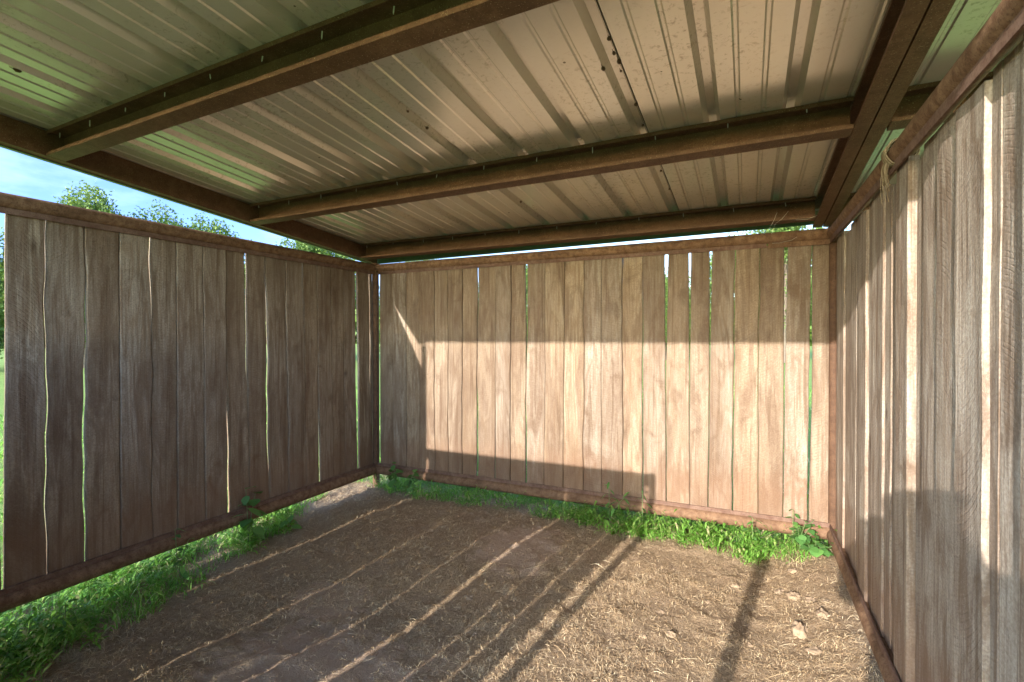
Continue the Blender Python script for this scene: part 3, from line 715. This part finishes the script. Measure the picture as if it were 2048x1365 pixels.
# meadow tufts further out
P = np.stack([rs.uniform(-9, -.8, 15000), rs.uniform(-4, 7, 15000)], 1); n = len(P)
blades(P, rs.uniform(.04, .14, n), rs.uniform(.008, .02, n), rs.uniform(.2, 1.3, n), "meadow_grass", "sunlit meadow grass beyond the left wall")
P = np.stack([rs.uniform(-3, 9, 14000), rs.uniform(1.0, 12, 14000)], 1); n = len(P)
blades(P, rs.uniform(.04, .14, n), rs.uniform(.008, .02, n), rs.uniform(.2, 1.3, n), "meadow_grass", "meadow grass seen through the gaps of the back wall")

# ---------------------------------------------------------------- broad leaved weeds
def weed(loc, h, nl, lw, lean, label, seed, narrow=1.0):
    r = random.Random(seed); t = empty("weed", loc); tag(t, label, "weed", "broad leaved weeds along the walls")
    st = MB(); lf = MB(); lx, ly = lean
    nst = max(1, nl//7)
    for s in range(nst):
        az = r.uniform(0, 6.28); sp = 0 if s == 0 else r.uniform(.05, .22); hh = h*(1 if s == 0 else r.uniform(.55, .95))
        pt = lambda u: Vector(((lx+math.cos(az)*sp)*u*u*hh/h*1.0, (ly+math.sin(az)*sp)*u*u*hh/h, hh*u))
        st.tube([pt(k/6) for k in range(7)], [.0028]*4+[.002]*3, 6)
        for k in range(nl//nst):
            u = .25+.75*(k+1)/(nl//nst); a = k*2.4+r.uniform(-.5, .5); p = pt(u); pe = r.uniform(.02, .045)*(1.25-u)
            el = r.uniform(.1, .7); d = Vector((math.cos(a)*math.cos(el), math.sin(a)*math.cos(el), math.sin(el)))
            q = p+d*pe; st.tube([p, q], .0010, 5, caps=False)
            L_ = lw*r.uniform(.6, 1.1)*(1.15-.45*u); el2 = r.uniform(-.9, .1)
            d2 = Vector((math.cos(a)*math.cos(el2), math.sin(a)*math.cos(el2), math.sin(el2))); s_ = Vector((-math.sin(a), math.cos(a), r.uniform(-.3, .3))).normalized(); nn = d2.cross(s_)
            prof_ = [(0, .0), (.12, .28), (.35, .42), (.6, .36), (.82, .2), (1.0, .0)]
            vs = []; 
            for (f, w_) in prof_:
                c_ = q+d2*L_*f-nn*L_*.12*f*f
                for sg in (-1, 0, 1): vs.append(c_+s_*sg*w_*L_*narrow+nn*(.0 if sg == 0 else .05*L_*w_*2))
            fs = []
            for i in range(len(prof_)-1):
                for j in range(2): fs.append((i*3+j, i*3+j+1, (i+1)*3+j+1, (i+1)*3+j))
            lf.add(vs, fs, True)
    st.build("stem", STEMM, t); o = lf.build("leaves", WEEDM, t)
    return t
def gl(x, y): return (x, y, float(gz(x, y)))
weed(gl(.13, -1.42), .40, 14, .115, (-.02, 0), "tall weed with large oval leaves climbing the left bottom pipe", 1)
weed(gl(.16, -1.12), .14, 7, .075, (.03, 0), "low weed with drooping leaves at the edge of the left grass strip", 2)
weed(gl(.17, -1.90), .33, 14, .09, (-.02, 0), "narrow leaved weed overlapping the left bottom pipe", 3, .45)
weed(gl(.24, -2.45), .2, 12, .08, (0, 0), "low weed among the grass in the near left corner", 13, .5)
weed(gl(.30, -.10), .27, 21, .085, (0, -.03), "leafy weed in front of the back bottom pipe near the left corner", 4)
weed(gl(.46, -.13), .24, 21, .08, (.1, -.03), "sprawling weed right beside the leafy one near the left corner", 5)
weed(gl(2.24, -.13), .33, 16, .10, (0, 0), "narrow leaved weed standing against the middle of the back wall", 6, .35)
weed(gl(2.47, -.10), .28, 7, .10, (0, 0), "thin weed with one upright blade against a board gap", 7, .25)
weed(gl(3.17, -.16), .22, 10, .09, (0, -.02), "star shaped narrow weed in front of the right end of the back pipe", 8, .4)
weed(gl(3.43, -.15), .20, 28, .068, (.03, -.04), "round leaved weed cluster at the back right corner", 9, 1.25)
weed(gl(3.50, -.24), .11, 28, .068, (.0, -.05), "low clump of round leaves spilling in front of the back right corner", 10, 1.3)
weed(gl(3.40, -.08), .24, 14, .06, (.0, .0), "pale weed tips reaching above the bottom pipe at the back right corner", 11)

# ---------------------------------------------------------------- trees
def crown_pts(rng, blobs, n):
    out = []
    for _ in range(n):
        bx, by, bz, br = blobs[rng.randint(len(blobs))]
        v = rng.normal(size=3); v /= np.linalg.norm(v); out.append(np.array([bx, by, bz])+v*br*rng.uniform(.55, 1.0)**.5)
    return np.array(out)
def make_tree_mesh(seed, H, R, nleaf, leafs=.10, low=.25):
    rng = np.random.RandomState(seed)
    mb = MB(); r = random.Random(seed); blobs = []
    tips = []
    mb.tube([(0, 0, -.3), (.05, .03, H*.2), (-.05, .08, H*.45), (.08, 0, H*.8)], [.2*H/7, .16*H/7, .11*H/7, .03], 10, seg=2)
    nl = 26
    for k in range(nl):
        t = low+(1-low)*(k+.5)/nl; a = k*2.4+r.uniform(-.4, .4); z0 = H*t*.82
        rr = R*(math.sin(math.pi*min(.98, (t-low)/(1-low)*.82+.18))**.7)*r.uniform(.65, 1.1)
        e = Vector((math.cos(a)*rr, math.sin(a)*rr, z0+r.uniform(.02, .16)*H)); m_ = Vector((e.x*.5, e.y*.5, z0+.02*H))
        mb.tube([(0, 0, z0*.8), m_, e], [.045*H/7, .03*H/7, .01], 6, seg=2, caps=False)
        blobs.append((e.x, e.y, min(e.z, H*.97), r.uniform(.10, .17)*R*2.0))
        blobs.append((m_.x*1.2, m_.y*1.2, m_.z+.05*H, r.uniform(.08, .14)*R*2.0))
    blobs.append((0, 0, H*.93, R*.28))
    tm = bpy.data.meshes.new("trunk"); tm.from_pydata(mb.v, [], mb.f); tm.polygons.foreach_set('use_smooth', mb.sm); tm.materials.append(BARK)
    # clusters of leaves on twigs
    nc = nleaf//14; C = crown_pts(rng, blobs, nc); P = (C[:, None]+rng.normal(size=(nc, 14, 3))*leafs*1.25).reshape(-1, 3); n = len(P)
    d = rng.normal(size=(n, 3)); d /= np.linalg.norm(d, axis=1)[:, None]
    e = np.cross(d, rng.normal(size=(n, 3))); e /= np.linalg.norm(e, axis=1)[:, None]
    s = rng.uniform(.55, 1.25, (n, 1))*leafs
    Vv = np.stack([P-d*s*.6, P+e*s*.36, P+d*s*.6, P-e*s*.36], 1).reshape(-1, 3)
    k = np.arange(n)[:, None]*4; F_ = k+np.arange(4)[None]
    o = np_mesh("crown", Vv, F_, LEAF); lm = o.data; bpy.data.objects.remove(o)
    return tm, lm
protos = [make_tree_mesh(1, 8.3, 2.7, 34000, .13, .22), make_tree_mesh(2, 7.2, 3.4, 42000, .12, .15), make_tree_mesh(3, 6.4, 2.6, 32000, .12, .08)]
def tree(p, x, y, s, rz_, label, grp="oak trees in the meadow"):
    z = float(gz(x, y)); t = empty("oak_tree", (x, y, z)); t.rotation_euler = (0, 0, rz_); t.scale = (s, s, s)
    for nm, me in (("trunk", protos[p][0]), ("crown", protos[p][1])):
        o = bpy.data.objects.new(nm, me); COL.objects.link(o); o.parent = t
    tag(t, label, "tree", grp); return t
tree(0, -24.3, 8.75, .98, 1.0, "tallest oak crown rising above the left wall at its near end")
tree(1, -23.3, 11.4, 1.02, 2.0, "small rounded oak crown just right of the tallest one above the left wall")
tree(2, -22.2, 13.0, 1.14, .5, "pale sparse oak crown nearest the roof beam above the left wall")
tree(0, -18.6, 16.9, .93, 3.0, "broad oak under the sloping roof beam above the far end of the left wall")
tree(1, -14.2, 20.3, .84, 4.0, "oak behind the back left corner of the shelter")
tree(1, -26.4, 4.1, .90, 5.0, "oak seen past the near end of the left wall")
tree(2, -9.5, 23.4, .95, 1.3, "low oak just showing between roof and back wall at its left part")
tree(2, -1.2, 26.5, .80, 2.2, "oak behind the middle of the back wall seen only through board gaps")
tree(0, 4.9, 26.0, 1.0, 4.4, "large oak showing in the slit above the right end of the back wall")
tree(1, 2.2, 28.5, .95, 3.3, "oak left of the large one behind the right end of the back wall")
# far wood
rng = np.random.RandomState(8); n = 26000
th = rng.uniform(math.radians(60), math.radians(175), n); rr = 95+rng.uniform(0, 25, n)
X = rr*np.cos(th); Y = rr*np.sin(th); hmax = 4.5+4.5*vnoise(th*30, th*0, 3)+2*vnoise(th*90, th*0, 4)
Z = gz(X, Y)+hmax*rng.uniform(0, 1, n)**.8
P = np.stack([X, Y, Z], 1); d = rng.normal(size=(n, 3)); d /= np.linalg.norm(d, axis=1)[:, None]
e = np.cross(d, rng.normal(size=(n, 3))); e /= np.linalg.norm(e, axis=1)[:, None]; s = rng.uniform(.5, 1.1, (n, 1))
Vv = np.stack([P-d*s, P+e*s*.7, P+d*s, P-e*s*.7], 1).reshape(-1, 3)
o = np_mesh("far_woods", Vv, np.arange(n)[:, None]*4+np.arange(4)[None], LEAF); tag(o, "dark green line of distant woods across the meadow", "woods", kind="stuff")

# ---------------------------------------------------------------- the photographer (stands behind the camera, casts the shadow on the right wall)
SKIN = plain("skin", (.55, .36, .26), .5, .06); SHIRT = plain("dark_shirt", (.06, .08, .12), .85, .2); PANTS = plain("denim", (.08, .11, .18), .9, .2)
HAIR = plain("hair", (.07, .045, .03), .7, .3); BLK = plain("camera_black", (.02, .02, .02), .5, .2)
def skin_body(name, verts, edges, root, mat, parent=None, sub=2):
    me = bpy.data.meshes.new(name); me.from_pydata([v[:3] for v in verts], edges, []); me.materials.append(mat)
    o = bpy.data.objects.new(name, me); COL.objects.link(o)
    o.modifiers.new("skin", 'SKIN'); me.skin_vertices.new() if not me.skin_vertices else None
    for i, v in enumerate(verts):
        sv = me.skin_vertices[0].data[i]; r_ = v[3] if isinstance(v[3], tuple) else (v[3], v[3]); sv.radius = r_; sv.use_root = (i == root)
    sm_ = o.modifiers.new("sub", 'SUBSURF'); sm_.levels = sub; sm_.render_levels = sub
    if parent: o.parent = parent
    return o
px, py, pz = 3.275, -4.02, float(gz(3.25, -4.02))
hz = 1.37
BV = [(px, py, .62, (.13, .10)), (px, py, .80, (.125, .095)), (px, py-.01, .98, (.15, .10)), (px, py, 1.18, (.11, .08)), (px-.01, py+.01, 1.24, (.056, .055)), (px-.03, py+.03, 1.30, (.070, .085)), (px-.03, py+.03, 1.385, (.073, .085)),
      (px-.09, py, .52, .085), (px-.10, py+.02, .14, .058), (px-.10, py-.01, pz+.09, .038), (px-.11, py+.13, pz+.035, (.04, .03)),
      (px+.09, py, .52, .085), (px+.11, py+.02, .14, .058), (px+.12, py-.01, pz+.09, .038), (px+.14, py+.13, pz+.035, (.04, .03)),
      (px-.16, py, 1.15, .055), (px-.21, py+.05, .84, .042), (px-.12, py+.20, 1.02, .030), (px-.10, py+.235, 1.07, (.03, .018)),
      (px+.17, py, 1.19, .055), (px+.22, py+.04, .86, .042), (px+.02, py+.20, 1.03, .030), (px-.01, py+.235, 1.09, (.03, .018))]
BE = [(0, 1), (1, 2), (2, 3), (3, 4), (4, 5), (5, 6), (0, 7), (7, 8), (8, 9), (9, 10), (0, 11), (11, 12), (12, 13), (13, 14), (2, 15), (15, 16), (16, 17), (17, 18), (2, 19), (19, 20), (20, 21), (21, 22)]
person = skin_body("person", BV, BE, 0, SKIN)
tag(person, "person in dark shirt and jeans outside the open front, camera raised", "person")
fr = []
for (hx, sgn) in ((px-.10, -1), (px-.01, 1)):
    for k in range(4):
        b = Vector((hx+sgn*.012, py+.245, 1.055+.014*k+(.015 if sgn > 0 else 0))); l = [.030, .034, .032, .026][k]
        fr.append([b, b+Vector((-sgn*.012, l*.55, .004)), b+Vector((-sgn*.030, l*.75, .002)), b+Vector((-sgn*.040, l*.35, 0))])
    b = Vector((hx, py+.22, 1.045)); fr.append([b, b+Vector((-sgn*.02, .012, .0)), b+Vector((-sgn*.035, .022, .012))])
for c_ in fr:
    vv = [(p.x, p.y, p.z, .0085-.0012*i) for i, p in enumerate(c_)]
    f_ = skin_body("finger", vv, [(i, i+1) for i in range(len(vv)-1)], 0, SKIN, person, 1)
sh = skin_body("shirt", [(px, py, .66, (.145, .115)), (px, py, .80, (.14, .11)), (px, py-.01, .98, (.165, .115)), (px, py, 1.18, (.125, .09)),
      (px-.16, py, 1.15, .07), (px-.215, py+.045, .85, .052), (px-.18, py+.10, .91, .042), (px+.17, py, 1.20, .078), (px+.225, py+.035, .87, .052), (px+.18, py+.09, .92, .042)],
      [(0, 1), (1, 2), (2, 3), (2, 4), (4, 5), (5, 6), (2, 7), (7, 8), (8, 9)], 0, SHIRT, person)
pn = skin_body("trousers", [(px, py, .64, (.14, .108)), (px-.09, py, .52, .096), (px-.10, py+.02, .14, .07), (px-.10, py, pz+.07, .058), (px+.09, py, .52, .096), (px+.11, py+.02, .14, .07), (px+.12, py, pz+.07, .058)],
      [(0, 1), (1, 2), (2, 3), (0, 4), (4, 5), (5, 6)], 0, PANTS, person)
ha = skin_body("hair", [(px-.03, py-.015, 1.31, (.078, .08)), (px-.03, py+.0, 1.40, (.086, .088))], [(0, 1)], 0, HAIR, person)
mb = MB(); mb.box(px-.125, px+.005, py+.255, py+.300, 1.095, 1.185); mb.box(px-.085, px-.035, py+.256, py+.299, 1.185, 1.205)
cb = mb.build("hand_camera", BLK); 
mb = MB(); mb.tube([(px-.06, py+.30, 1.14), (px-.06, py+.335, 1.14)], .034, 18); mb.build("lens", BLK, cb)
tag(cb, "black camera held in front of the face of the person outside", "camera")
